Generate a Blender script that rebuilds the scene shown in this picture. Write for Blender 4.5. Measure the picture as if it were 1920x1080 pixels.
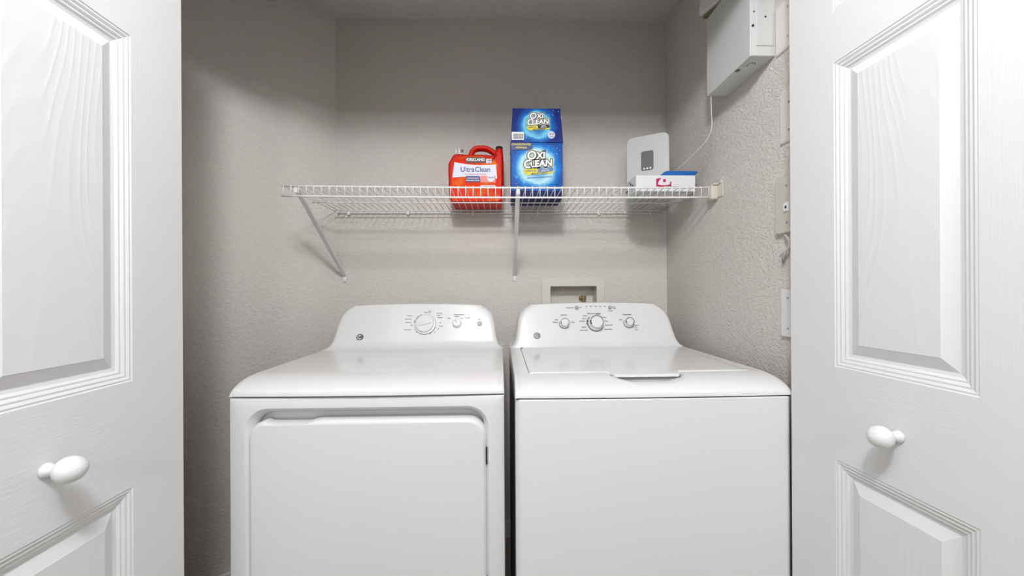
import bpy, bmesh, math, random
from mathutils import Vector, Matrix
random.seed(4)
PI = math.pi
for o in list(bpy.data.objects): bpy.data.objects.remove(o)
SC = bpy.context.scene
COL = SC.collection
H = 1.15            # camera height above the floor (metres)

# ------------------------------------------------------------------ camera
cd = bpy.data.cameras.new('camera'); cam = bpy.data.objects.new('camera', cd); COL.objects.link(cam)
cd.sensor_width = 36; cd.lens = 717 / 1920 * 36; cd.shift_y = 5 / 1920; cd.clip_start = .02
yaw = math.atan(.028)
cam.matrix_world = Matrix.Translation((0, 0, H)) @ Matrix.Rotation(-yaw, 4, 'Z') @ Matrix.Rotation(PI / 2, 4, 'X') @ Matrix.Rotation(-.0055, 4, 'Z')
SC.camera = cam
# ------------------------------------------------------------------ world, lamps, exposure
w = bpy.data.worlds.new('world'); SC.world = w; w.use_nodes = True
w.node_tree.nodes['Background'].inputs[0].default_value = (1, 1, 1, 1)
w.node_tree.nodes['Background'].inputs[1].default_value = .3
SC.view_settings.view_transform = 'Standard'; SC.view_settings.look = 'None'
SC.view_settings.gamma = 1; SC.view_settings.use_curve_mapping = False
SC.view_settings.exposure = 0.15
def area(name, loc, rot, size, power, col=(1, 1, 1), shape='DISK', sy=None):
    l = bpy.data.lights.new(name, 'AREA'); l.shape = shape; l.size = size
    if sy: l.size_y = sy
    l.energy = power; l.color = col
    o = bpy.data.objects.new(name, l); COL.objects.link(o); o.location = loc; o.rotation_euler = rot
    return o
pl_ = bpy.data.lights.new('added_pendant_light', 'POINT'); pl_.energy = 9; pl_.shadow_soft_size = .055; pl_.color = (.965, .985, 1)  # added unseen light, placed to throw the header and shelf shadows
po_ = bpy.data.objects.new('added_pendant_light', pl_); COL.objects.link(po_); po_.location = (-.14, .10, H + 1.0)
nl_ = bpy.data.lights.new('near_lamp_light', 'POINT'); nl_.energy = 56; nl_.shadow_soft_size = .09; nl_.color = (.965, .985, 1)
no_ = bpy.data.objects.new('near_lamp_light', nl_); COL.objects.link(no_); no_.location = (-.06, -.22, H + 1.12)
area('far_lamp_light', (.25, -2.55, 2.37), (math.radians(25), 0, 0), .40, 40, (.965, .985, 1))

# ------------------------------------------------------------------ materials
def node(nt, t, **k):
    n = nt.nodes.new(t)
    for a, b in k.items(): setattr(n, a, b)
    return n
def mat(name, col, rough=.5, spec=.5, metal=0, coat=0, bump=None, var=None, emit=None):
    m = bpy.data.materials.new(name); m.use_nodes = True; nt = m.node_tree; b = nt.nodes['Principled BSDF']
    b.inputs['Base Color'].default_value = (*col, 1); b.inputs['Roughness'].default_value = rough
    b.inputs['Specular IOR Level'].default_value = spec; b.inputs['Metallic'].default_value = metal
    b.inputs['Coat Weight'].default_value = coat; b.inputs['Coat Roughness'].default_value = .06
    tc = node(nt, 'ShaderNodeTexCoord')
    if emit: b.inputs['Emission Color'].default_value = (*col, 1); b.inputs['Emission Strength'].default_value = emit
    if var:
        n = node(nt, 'ShaderNodeTexNoise'); n.inputs['Scale'].default_value = var[0]; n.inputs['Detail'].default_value = 4
        r = node(nt, 'ShaderNodeMix', data_type='RGBA'); r.inputs[6].default_value = (*col, 1)
        r.inputs[7].default_value = (*[c * var[1] for c in col], 1)
        nt.links.new(tc.outputs['Object'], n.inputs['Vector']); nt.links.new(n.outputs[0], r.inputs[0]); nt.links.new(r.outputs[2], b.inputs['Base Color'])
    if bump:
        kind, sc, st, dist = bump
        mp = node(nt, 'ShaderNodeMapping'); nt.links.new(tc.outputs['Object'], mp.inputs[0])
        bp = node(nt, 'ShaderNodeBump'); bp.inputs['Strength'].default_value = st; bp.inputs['Distance'].default_value = dist
        if kind == 'wall':
            n = node(nt, 'ShaderNodeTexNoise'); n.inputs['Scale'].default_value = sc; n.inputs['Detail'].default_value = 3; n.inputs['Distortion'].default_value = .5
            mp.inputs['Scale'].default_value = (1, 1, 1.7)
            cr = node(nt, 'ShaderNodeValToRGB'); cr.color_ramp.elements[0].position = .46; cr.color_ramp.elements[1].position = .60
            n2 = node(nt, 'ShaderNodeTexNoise'); n2.inputs['Scale'].default_value = sc * 3.2; n2.inputs['Detail'].default_value = 3
            ad = node(nt, 'ShaderNodeMath', operation='MULTIPLY_ADD'); ad.inputs[1].default_value = .35
            nt.links.new(mp.outputs[0], n.inputs[0]); nt.links.new(mp.outputs[0], n2.inputs[0]); nt.links.new(n.outputs[0], cr.inputs[0])
            nt.links.new(n2.outputs[0], ad.inputs[0]); nt.links.new(cr.outputs[0], ad.inputs[2]); nt.links.new(ad.outputs[0], bp.inputs['Height'])
        elif kind in ('grainv', 'grainh', 'cath'):
            n = node(nt, 'ShaderNodeTexNoise'); n.inputs['Detail'].default_value = 3; n.inputs['Scale'].default_value = 1
            if kind == 'grainv': mp.inputs['Scale'].default_value = (sc, sc, sc * .035)
            elif kind == 'grainh': mp.inputs['Scale'].default_value = (sc, sc * .05, sc * .8)
            if kind == 'cath':
                mp.inputs['Scale'].default_value = (5, 5, .9); n.inputs['Detail'].default_value = 1.5
                mu = node(nt, 'ShaderNodeMath', operation='MULTIPLY'); mu.inputs[1].default_value = sc
                si = node(nt, 'ShaderNodeMath', operation='SINE'); f = node(nt, 'ShaderNodeTexNoise'); f.inputs['Scale'].default_value = 1
                mp2 = node(nt, 'ShaderNodeMapping'); mp2.inputs['Scale'].default_value = (300, 300, 12); nt.links.new(tc.outputs['Object'], mp2.inputs[0])
                nt.links.new(mp2.outputs[0], f.inputs[0]); nt.links.new(mp.outputs[0], n.inputs[0]); nt.links.new(n.outputs[0], mu.inputs[0]); nt.links.new(mu.outputs[0], si.inputs[0])
                pw = node(nt, 'ShaderNodeMath', operation='MULTIPLY_ADD'); pw.inputs[1].default_value = .5
                nt.links.new(f.outputs[0], pw.inputs[0]); 
                ab = node(nt, 'ShaderNodeMath', operation='POWER'); h = node(nt, 'ShaderNodeMath', operation='MULTIPLY_ADD'); h.inputs[1].default_value = .5; h.inputs[2].default_value = .5
                nt.links.new(si.outputs[0], h.inputs[0]); nt.links.new(h.outputs[0], ab.inputs[0]); ab.inputs[1].default_value = 3
                nt.links.new(ab.outputs[0], pw.inputs[2]); nt.links.new(pw.outputs[0], bp.inputs['Height'])
            else:
                nt.links.new(mp.outputs[0], n.inputs[0]); nt.links.new(n.outputs[0], bp.inputs['Height'])
        else:
            n = node(nt, 'ShaderNodeTexNoise'); n.inputs['Scale'].default_value = sc; n.inputs['Detail'].default_value = 2
            nt.links.new(mp.outputs[0], n.inputs[0]); nt.links.new(n.outputs[0], bp.inputs['Height'])
        nt.links.new(bp.outputs[0], b.inputs['Normal'])
    return m
WALLC = (.69, .65, .612)
M = dict(
    wall=mat('painted_wall', WALLC, .75, .2, bump=('wall', 75, .55, .0022)),
    wallr=mat('painted_wall_side', WALLC, .75, .2, bump=('wall', 85, .6, .0025)),
    ceil=mat('ceiling_paint', (.66, .63, .60), .8, .2, bump=('wall', 60, .5, .002)),
    hall=mat('hall_paint', (.74, .73, .71), .8, .2),
    floor=mat('vinyl_floor', (.33, .30, .27), .5, .3, var=(6, .8)),
    trim=mat('white_trim', (.80, .80, .80), .4, .4),
    doorv=mat('door_white_vertical_grain', (.74, .74, .745), .42, .35, bump=('grainv', 380, .42, .0006)),
    doorh=mat('door_white_horizontal_grain', (.74, .74, .745), .42, .35, bump=('grainh', 340, .5, .0006)),
    doorp=mat('door_white_panel_grain', (.74, .74, .745), .42, .35, bump=('cath', 210, .34, .0006)),
    doorm=mat('door_white_moulding', (.74, .74, .745), .38, .35),
    knob=mat('white_knob_enamel', (.74, .74, .745), .28, .5),
    side=mat('shaded_side_panel', (.20, .20, .22), .3, .5, .3),  # dark grey puts the shade of the narrow gap into the flank colour
    app=mat('white_enamel', (.74, .74, .745), .20, .5, coat=.3),
    appp=mat('white_panel_enamel', (.73, .73, .735), .32, .5, bump=('fine', 900, .02, .0002)),
    plast=mat('white_plastic', (.74, .74, .745), .25, .5, coat=.15),
    chrome=mat('chrome', (.30, .30, .32), .2, .5, 1),
    dgrey=mat('dark_print', (.09, .09, .10), .5),
    lgrey=mat('pale_grey_print', (.15, .15, .16), .5),
    mgrey=mat('grey_button', (.36, .36, .37), .4),
    black=mat('black_plastic', (.015, .015, .017), .35),
    gap=mat('galvanised_steel', (.16, .16, .18), .35, .5, .8),
    wire=mat('white_coated_wire', (.80, .79, .77), .35, .5),
    bracket=mat('white_coated_steel', (.76, .75, .73), .35, .5),
    cream=mat('cream_plastic', (.66, .61, .54), .4, .4),
    plate=mat('off_white_plate', (.74, .70, .68), .35, .4),
    platew=mat('white_plate', (.76, .76, .76), .3, .4),
    plateb=mat('beige_plate', (.60, .56, .50), .35, .4),
    screw=mat('screw_metal', (.45, .44, .42), .3, .5, .8),
    panel=mat('grey_painted_steel', (.62, .635, .62), .3, .5, coat=.2),
    brass=mat('brass', (.34, .25, .13), .5, .4, .7),
    obox=mat('outlet_box_plastic', (.70, .66, .60), .45, .4),
    red=mat('red_bottle_plastic', (.66, .014, .005), .4, .25),
    cap=mat('translucent_white_cap', (.72, .72, .72), .25, .5),
    navy=mat('navy_card', (.008, .010, .085), .5, .15),
    whitep=mat('white_print', (.86, .86, .88), .5),
    lav=mat('label_white', (.72, .72, .84), .45),
    blackp=mat('black_print', (.01, .012, .015), .5),
    navyp=mat('navy_print', (.02, .04, .20), .5),
    bluep=mat('slate_blue_print', (.10, .19, .42), .5),
    yellow=mat('yellow_print', (.74, .62, .01), .5),
    yellowp=mat('pale_yellow_print', (.80, .76, .35), .5),
    maroon=mat('dark_maroon_print', (.05, .012, .012), .5),
    pink=mat('pink_print', (.80, .24, .20), .5),
    magenta=mat('magenta_print', (.50, .004, .09), .5),
    router=mat('grey_white_router_plastic', (.56, .565, .56), .4, .4),
    rwin=mat('router_window', (.15, .165, .165), .15, .5),
    carton=mat('white_carton', (.74, .74, .77), .5, .3),
    blue=mat('blue_plastic', (.008, .12, .42), .35, .5),
    cordm=mat('white_cord', (.62, .61, .58), .4),
    lamp=mat('lamp_diffuser', (1, .98, .95), .5, emit=3.0),
    olive=mat('olive_shade', (.20, .19, .10), .7),  # shade beneath the module, put into the colour
    card=mat('brown_card', (.30, .24, .17), .7),
)
def artmat(name, cx, cz, rr, c0, c1, c2, c3):
    """printed swirl: rings of blue round (cx, cz) in the object's own x/z, with a streak of bubbles"""
    m = bpy.data.materials.new(name); m.use_nodes = True; nt = m.node_tree; b = nt.nodes['Principled BSDF']; b.inputs['Roughness'].default_value = .5; b.inputs['Specular IOR Level'].default_value = .2
    tc = node(nt, 'ShaderNodeTexCoord'); mp = node(nt, 'ShaderNodeMapping')
    mp.inputs['Location'].default_value = (-cx / rr, 0, -cz / rr); mp.inputs['Scale'].default_value = (1 / rr, 0, 1 / rr)
    nt.links.new(tc.outputs['Object'], mp.inputs[0])
    ns = node(nt, 'ShaderNodeTexNoise'); ns.inputs['Scale'].default_value = 2.2; ns.inputs['Detail'].default_value = 5
    nt.links.new(mp.outputs[0], ns.inputs[0])
    ln = node(nt, 'ShaderNodeVectorMath', operation='LENGTH'); nt.links.new(mp.outputs[0], ln.inputs[0])
    ad = node(nt, 'ShaderNodeMath', operation='MULTIPLY_ADD'); ad.inputs[1].default_value = .38; nt.links.new(ns.outputs[0], ad.inputs[0]); nt.links.new(ln.outputs['Value'], ad.inputs[2])
    sb = node(nt, 'ShaderNodeMath', operation='SUBTRACT'); sb.inputs[1].default_value = .19; nt.links.new(ad.outputs[0], sb.inputs[0])
    cr = node(nt, 'ShaderNodeValToRGB'); e = cr.color_ramp.elements
    e[0].position = .35; e[0].color = (*c0, 1); e[1].position = 1.0; e[1].color = (*c3, 1)
    x = e.new(.62); x.color = (*c1, 1); x = e.new(.70); x.color = (*c0, 1); x = e.new(.80); x.color = (*c2, 1)
    nt.links.new(sb.outputs[0], cr.inputs[0])
    vo = node(nt, 'ShaderNodeTexVoronoi'); vo.inputs['Scale'].default_value = 9; nt.links.new(mp.outputs[0], vo.inputs[0])
    lt = node(nt, 'ShaderNodeMath', operation='LESS_THAN'); lt.inputs[1].default_value = .16; nt.links.new(vo.outputs['Distance'], lt.inputs[0])
    # bubbles only along a diagonal streak
    sx = node(nt, 'ShaderNodeSeparateXYZ'); nt.links.new(mp.outputs[0], sx.inputs[0])
    d = node(nt, 'ShaderNodeMath', operation='MULTIPLY_ADD'); d.inputs[1].default_value = -.7; nt.links.new(sx.outputs[0], d.inputs[0]); nt.links.new(sx.outputs[2], d.inputs[2])
    a = node(nt, 'ShaderNodeMath', operation='ABSOLUTE'); nt.links.new(d.outputs[0], a.inputs[0])
    l2 = node(nt, 'ShaderNodeMath', operation='LESS_THAN'); l2.inputs[1].default_value = .28; nt.links.new(a.outputs[0], l2.inputs[0])
    mu = node(nt, 'ShaderNodeMath', operation='MULTIPLY'); nt.links.new(lt.outputs[0], mu.inputs[0]); nt.links.new(l2.outputs[0], mu.inputs[1])
    mu2 = node(nt, 'ShaderNodeMath', operation='MULTIPLY'); mu2.inputs[1].default_value = .7; nt.links.new(mu.outputs[0], mu2.inputs[0])
    mx = node(nt, 'ShaderNodeMix', data_type='RGBA'); mx.inputs[7].default_value = (.6, .85, .95, 1)
    nt.links.new(mu2.outputs[0], mx.inputs[0]); nt.links.new(cr.outputs[0], mx.inputs[6]); nt.links.new(mx.outputs[2], b.inputs['Base Color'])
    return m
M['artlo'] = artmat('lower_carton_print', .0, .125, .105, (.16, .46, .74), (.50, .80, .92), (.004, .20, .66), (.006, .075, .36))
M['artup'] = artmat('upper_carton_print', .0, .292, .085, (.02, .20, .52), (.18, .60, .84), (.003, .10, .42), (.003, .018, .18))
m = bpy.data.materials.new('orange_label_print'); m.use_nodes = True; nt = m.node_tree; b = nt.nodes['Principled BSDF']; b.inputs['Roughness'].default_value = .6; b.inputs['Specular IOR Level'].default_value = .12
tc = node(nt, 'ShaderNodeTexCoord'); mp = node(nt, 'ShaderNodeMapping'); mp.inputs['Scale'].default_value = (14, 0, 16)
ns = node(nt, 'ShaderNodeTexNoise'); ns.inputs['Scale'].default_value = 1; ns.inputs['Detail'].default_value = 2
cr = node(nt, 'ShaderNodeValToRGB'); e = cr.color_ramp.elements; e[0].position = .45; e[0].color = (.80, .035, .010, 1); e[1].position = .80; e[1].color = (.82, .26, .02, 1)
nt.links.new(tc.outputs['Object'], mp.inputs[0]); nt.links.new(mp.outputs[0], ns.inputs[0]); nt.links.new(ns.outputs[0], cr.inputs[0]); nt.links.new(cr.outputs[0], b.inputs['Base Color'])
M['orange'] = m

# ------------------------------------------------------------------ helpers
def obj(name, bm, m, parent=None, smooth=False, label=None, keep=False):
    if not keep: bmesh.ops.recalc_face_normals(bm, faces=bm.faces)
    me = bpy.data.meshes.new(name); bm.to_mesh(me); bm.free()
    for x in (m if isinstance(m, (list, tuple)) else [m]): me.materials.append(M[x])
    o = bpy.data.objects.new(name, me); COL.objects.link(o)
    if parent: o.parent = parent
    if smooth:
        for p in me.polygons: p.use_smooth = len(p.vertices) < 7
        if smooth is not True:
            me.set_sharp_from_angle(angle=math.radians(smooth))
            for p in me.polygons:
                if len(p.vertices) > 6: p.use_smooth = False
    if label: o['label'] = label
    return o
def tag(o, label=None, cat=None, group=None, kind=None):
    for k, v in (('label', label), ('category', cat), ('group', group), ('kind', kind)):
        if v: o[k] = v
    return o
def empty(name, loc, label, cat, group=None, rz=0, kind=None):
    o = bpy.data.objects.new(name, None); COL.objects.link(o); o.location = loc; o.rotation_euler = (0, 0, rz); o.empty_display_size = .05
    return tag(o, label, cat, group, kind)
def NB(): return bmesh.new()
def box(bm, x0, x1, y0, y1, z0, z1, bev=0, seg=2, mi=0):
    r = bmesh.ops.create_cube(bm, size=1); vs = r['verts']
    for v in vs: v.co = Vector(((x0 + x1) / 2 + v.co.x * (x1 - x0), (y0 + y1) / 2 + v.co.y * (y1 - y0), (z0 + z1) / 2 + v.co.z * (z1 - z0)))
    fs = {f for v in vs for f in v.link_faces}
    for f in fs: f.material_index = mi
    if bev:
        es = list({e for f in fs for e in f.edges})
        bmesh.ops.bevel(bm, geom=es, offset=bev, segments=seg, profile=.5, affect='EDGES')
    return bm
def loops(bm, rings, close=True, cap0=True, cap1=True, mi=0):
    vr = [[bm.verts.new(p) for p in r] for r in rings]; n = len(rings[0]); fs = []
    for a, b in zip(vr, vr[1:]):
        for i in range(n if close else n - 1):
            j = (i + 1) % n
            try: fs.append(bm.faces.new((a[i], a[j], b[j], b[i])))
            except ValueError: pass
    if cap0: fs.append(bm.faces.new(vr[0]))
    if cap1: fs.append(bm.faces.new(vr[-1][::-1]))
    for f in fs: f.material_index = mi
    return vr
def tube(bm, pts, r, n=8, cap=True, rs=None):
    pts = [Vector(p) for p in pts]; rings = []; up = Vector((0, 0, 1)); prev = None
    for i, p in enumerate(pts):
        t = (pts[min(i + 1, len(pts) - 1)] - pts[max(i - 1, 0)]).normalized()
        if prev is None:
            a = t.cross(up if abs(t.z) < .9 else Vector((1, 0, 0))).normalized()
        else: a = (prev - t * prev.dot(t)).normalized()
        prev = a; b = t.cross(a); q = rs[i] if rs else r
        rings.append([p + (a * math.cos(2 * PI * k / n) + b * math.sin(2 * PI * k / n)) * q for k in range(n)])
    loops(bm, rings, True, cap, cap)
def cyl(bm, c, ax, r, h, n=24, r2=None):
    c = Vector(c); ax = Vector(ax).normalized(); tube(bm, [c, c + ax * h], r, n, True, [r, r if r2 is None else r2])
def lathe(bm, prof, M4, n=32):
    rings = [[M4 @ Vector((r * math.cos(2 * PI * k / n), r * math.sin(2 * PI * k / n), z)) for k in range(n)] for r, z in prof]
    loops(bm, rings)
def rrect(x0, x1, z0, z1, r, na=8, ne=1):
    """closed loop (x,z) of a rounded rectangle, counter-clockwise, ne pieces per straight edge"""
    if not isinstance(r, (list, tuple)): r = [r] * 4      # bl br tr tl
    cs = [(x0 + r[0], z0 + r[0], PI, r[0]), (x1 - r[1], z0 + r[1], 1.5 * PI, r[1]), (x1 - r[2], z1 - r[2], 0, r[2]), (x0 + r[3], z1 - r[3], .5 * PI, r[3])]
    P = []
    for cx, cz, a, q in cs:
        arc = [(cx + q * math.cos(a + k / na * PI / 2), cz + q * math.sin(a + k / na * PI / 2)) for k in range(na + 1)]
        if P and ne > 1:
            p = P[-1]
            for k in range(1, ne): P.append((p[0] + (arc[0][0] - p[0]) * k / ne, p[1] + (arc[0][1] - p[1]) * k / ne))
        P += arc
    if ne > 1:
        p = P[-1]; q = P[0]
        for k in range(1, ne): P.append((p[0] + (q[0] - p[0]) * k / ne, p[1] + (q[1] - p[1]) * k / ne))
    return P
def poly_plate(bm, pts, y, t, mi=0):
    """flat plate facing -y : pts (x,z) at y, t thick behind"""
    loops(bm, [[(x, y, z) for x, z in pts], [(x, y + t, z) for x, z in pts]], mi=mi)
def text_bm(bm, body, size, mtx, off=0.0, ext=.0003, shear=0, align='CENTER', mi=0, sx=1.0):
    c = bpy.data.curves.new('t', 'FONT'); c.body = body; c.size = size; c.extrude = ext; c.offset = off; c.shear = shear
    c.align_x = align; c.align_y = 'CENTER'; c.resolution_u = 3
    o = bpy.data.objects.new('t', c); COL.objects.link(o)
    dg = bpy.context.evaluated_depsgraph_get(); dg.update()
    me = bpy.data.meshes.new_from_object(o.evaluated_get(dg)); n0 = len(bm.verts); f0 = len(bm.faces)
    bm.from_mesh(me); bm.verts.ensure_lookup_table(); bm.faces.ensure_lookup_table()
    S = Matrix.Diagonal((sx, 1, 1, 1))
    for v in bm.verts[n0:]: v.co = mtx @ (S @ v.co)
    for f in bm.faces[f0:]: f.material_index = mi
    bpy.data.objects.remove(o); bpy.data.curves.remove(c); bpy.data.meshes.remove(me)
def front(x, y, z, roll=0, tilt=0):       # text plane facing -y
    return Matrix.Translation((x, y, z)) @ Matrix.Rotation(tilt, 4, 'X') @ Matrix.Rotation(PI / 2, 4, 'X') @ Matrix.Rotation(roll, 4, 'Z')

# ================================================================== setting
CE = H + 1.265
def struct(name, bm, m): return tag(obj(name, bm, m), kind='structure')
XL, XR, YB, YF = -.762, .784, 1.79, .93
struct('floor', box(NB(), -2.0, 2.2, -3.3, 1.95, -.05, 0), 'floor')
struct('ceiling', box(NB(), -2.0, 2.2, -3.3, 1.95, CE, CE + .05), 'ceil')
ox0, ox1, oz0, oz1 = .229, .449, H - .14, H + .0205
bm = NB()
for a in ((XL - .15, ox0, 0, CE), (ox1, XR + .1, 0, CE), (ox0, ox1, 0, oz0), (ox0, ox1, oz1, CE)): box(bm, a[0], a[1], YB, YB + .1, a[2], a[3])
struct('wall_back', bm, 'wall')
bm = NB(); t = 1.05
P = [(XL, YB), (XL - t, YB - t), (XL - t - .07, YB - t + .07), (XL - .07, YB + .07)]
loops(bm, [[(x, y, 0) for x, y in P], [(x, y, CE) for x, y in P]]); struct('wall_left', bm, 'wall')
struct('wall_right', box(NB(), XR, XR + .1, YF - .11, YB, 0, CE), 'wallr')
struct('wall_front_left', box(NB(), -1.95, -.80, YF - .11, YF, 0, CE), 'wall')
struct('wall_front_right', box(NB(), XR + .1, 2.15, YF - .11, YF, 0, CE), 'wall')
struct('wall_header', box(NB(), -.80, XR, YF - .11, YF, H + .905, CE), 'wall')
struct('wall_hall_left', box(NB(), -2.0, -1.95, -3.3, YF, 0, CE), 'hall')
struct('wall_hall_right', box(NB(), 2.15, 2.2, -3.3, YF, 0, CE), 'hall')
struct('wall_hall_back', box(NB(), -2.0, 2.2, -3.35, -3.3, 0, CE), 'hall')
bm = NB(); P = [(XL, YB), (XL - .75, YB - .75), (XL - .745, YB - .762), (XL + .005, YB - .012)]
loops(bm, [[(x, y, 0) for x, y in P], [(x, y, .075) for x, y in P]]); struct('baseboard_left', bm, 'trim')
struct('baseboard_back', box(NB(), XL + .01, XR, YB - .012, YB, 0, .075, .003), 'trim')
struct('baseboard_right', box(NB(), XR - .012, XR, YF, YB - .012, 0, .075, .003), 'trim')

# ------------------------------------------------------------------ folding doors
def make_door(name, E, d, nrm, kfar, label):
    d = Vector((*d, 0)).normalized(); nrm = Vector((*nrm, 0)).normalized()
    root = bpy.data.objects.new(name, None); COL.objects.link(root); root.location = (E[0], E[1], 0); root.empty_display_size = .05
    tag(root, label, None, None, 'structure')
    W = .482; st = .1195; T = .035
    def P(s, n, z): return d * s + nrm * n + Vector((0, 0, z))
    zs = [.012, H - .91, H - .365, H - .166, H + .484, H + .595, H + .775, H + .893]
    def leaf(n0, faced):
        bm = NB()
        def slab(s0, s1, z0, z1, mi):
            loops(bm, [[P(s0, n0 - T, z0), P(s1, n0 - T, z0), P(s1, n0 - T, z1), P(s0, n0 - T, z1)], [P(s0, n0, z0), P(s1, n0, z0), P(s1, n0, z1), P(s0, n0, z1)]], mi=mi)
        e = .0015
        for s0, s1 in ((0, st), (W - st, W)): slab(s0, s1, zs[0], zs[-1], 0)
        for z0, z1 in ((zs[0], zs[1]), (zs[2], zs[3]), (zs[4], zs[5]), (zs[6], zs[7])): slab(st, W - st, z0, z1, 1)
        lf = obj('leaf', bm, ('doorv', 'doorh'), root)
        prof = [(0, 0), (.0020, -.0014), (.0050, -.0010), (.0085, -.0028), (.0092, -.0034), (.0125, -.0032), (.0160, -.0052), (.0168, -.0060), (.0200, -.0060), (.0240, -.0088), (.0290, -.0100), (.0305, -.0100), (.050, -.0028), (.0515, -.0020)]
        for z0, z1 in ((zs[1], zs[2]), (zs[3], zs[4]), (zs[5], zs[6])):
            bm = NB()
            rings = [[P(a, n0 + q, b) for a, b in ((st + i, z0 + i), (W - st - i, z0 + i), (W - st - i, z1 - i), (st + i, z1 - i))] for i, q in prof]
            vr = loops(bm, rings, cap0=False, cap1=False, mi=0)
            f = bm.faces.new(vr[-1]); f.material_index = 1
            loops(bm, [[P(a, n0 + q, b) for a, b in ((st, z0), (W - st, z0), (W - st, z1), (st, z1))] for q in (-.0165, -T)])
            obj('panel', bm, ('doorm', 'doorp'), lf)
        return lf
    lf = leaf(0, True)
    leaf(-.040, False)
    # round knob on its rose, fixed to the lock rail
    zk = H - .268; c = P(kfar, 0, zk)
    q = nrm.to_track_quat('Z', 'Y').to_matrix().to_4x4()
    M4 = Matrix.Translation(c) @ q
    bm = NB(); lathe(bm, [(.0005, 0), (.011, 0), (.0115, .003), (.0085, .009), (.0075, .016), (.010, .020)], M4, 24)
    kb = obj('knob_stem', bm, 'knob', lf, True)
    bm = NB(); lathe(bm, [(.0005, .017), (.0095, .0185), (.0155, .0225), (.0188, .028), (.0200, .034), (.0190, .040), (.0160, .0465), (.0110, .0515), (.0055, .054), (.0004, .0548)], M4, 28)
    obj('knob', bm, 'knob', lf, True)
    bm = NB()
    for z in (.35, 1.05, 1.75):
        cyl(bm, P(W + .004, -.037, z), (0, 0, 1), .005, .075, 10)
        a = [P(W, n, z) for n in (-.004, -.07)]; b = [p + Vector((0, 0, .075)) for p in a]; k = d * .0015
        loops(bm, [[a[0], a[1], b[1], b[0]], [a[0] + k, a[1] + k, b[1] + k, b[0] + k]])
    obj('hinge', bm, 'screw', root, label='three steel hinges joining the two leaves')
    return root
make_door('door_1', (-.700, .860), (.035, -1), (1, .035), .262, 'white moulded folding door with oval knob left of the dryer')
make_door('door_2', (.711, .920), (.029, -1), (-1, -.029), .247, 'white moulded folding door with oval knob right of the washer')

# ------------------------------------------------------------------ ceiling lamps of the hall (behind the view), plus an added pendant
def lamp(x, y, r, label):
    root = empty('ceiling_lamp', (x, y, CE), label, 'lamp', None)
    bm = NB(); lathe(bm, [(.001, 0), (r + .02, 0), (r + .02, -.018), (r, -.018), (.001, -.018)], Matrix(), 32); obj('base', bm, 'trim', root, True)
    bm = NB(); lathe(bm, [(r - .004, -.018), (r - .004, -.024), (r * .7, -.032), (.001, -.036)], Matrix(), 32); obj('diffuser', bm, 'lamp', root, True)
pn = empty('added_pendant_lamp', (-.14, .10, CE), 'small added pendant lamp, out of view in front of the laundry closet', 'lamp')  # unseen fitting, made up to carry the added light
bm = NB(); lathe(bm, [(.001, 0), (.05, 0), (.05, -.012), (.001, -.02)], Matrix(), 24); obj('added_ceiling_rose', bm, 'trim', pn, 30)
bm = NB(); cyl(bm, (0, 0, -.17), (0, 0, 1), .003, .16, 8); obj('cable', bm, 'cordm', pn)
bm = NB(); lathe(bm, [(.001, -.165), (.018, -.165), (.020, -.200), (.001, -.200)], Matrix(), 24); obj('socket', bm, 'trim', pn, 30)  # socket of the added pendant
cl = empty('ceiling_lamp', (-.06, -.22, CE), 'open-bulb ceiling lamp in the hall just behind the added pendant lamp', 'lamp')
bm = NB(); lathe(bm, [(.001, 0), (.07, 0), (.065, -.020), (.001, -.024)], Matrix(), 28); obj('base', bm, 'trim', cl, 30)
bm = NB(); lathe(bm, [(.001, -.022), (.016, -.022), (.018, -.042), (.001, -.042)], Matrix(), 20); obj('socket', bm, 'trim', cl, 30)
lamp(.25, -2.55, .20, 'larger flush round ceiling lamp at the far end of the hall')

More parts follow.
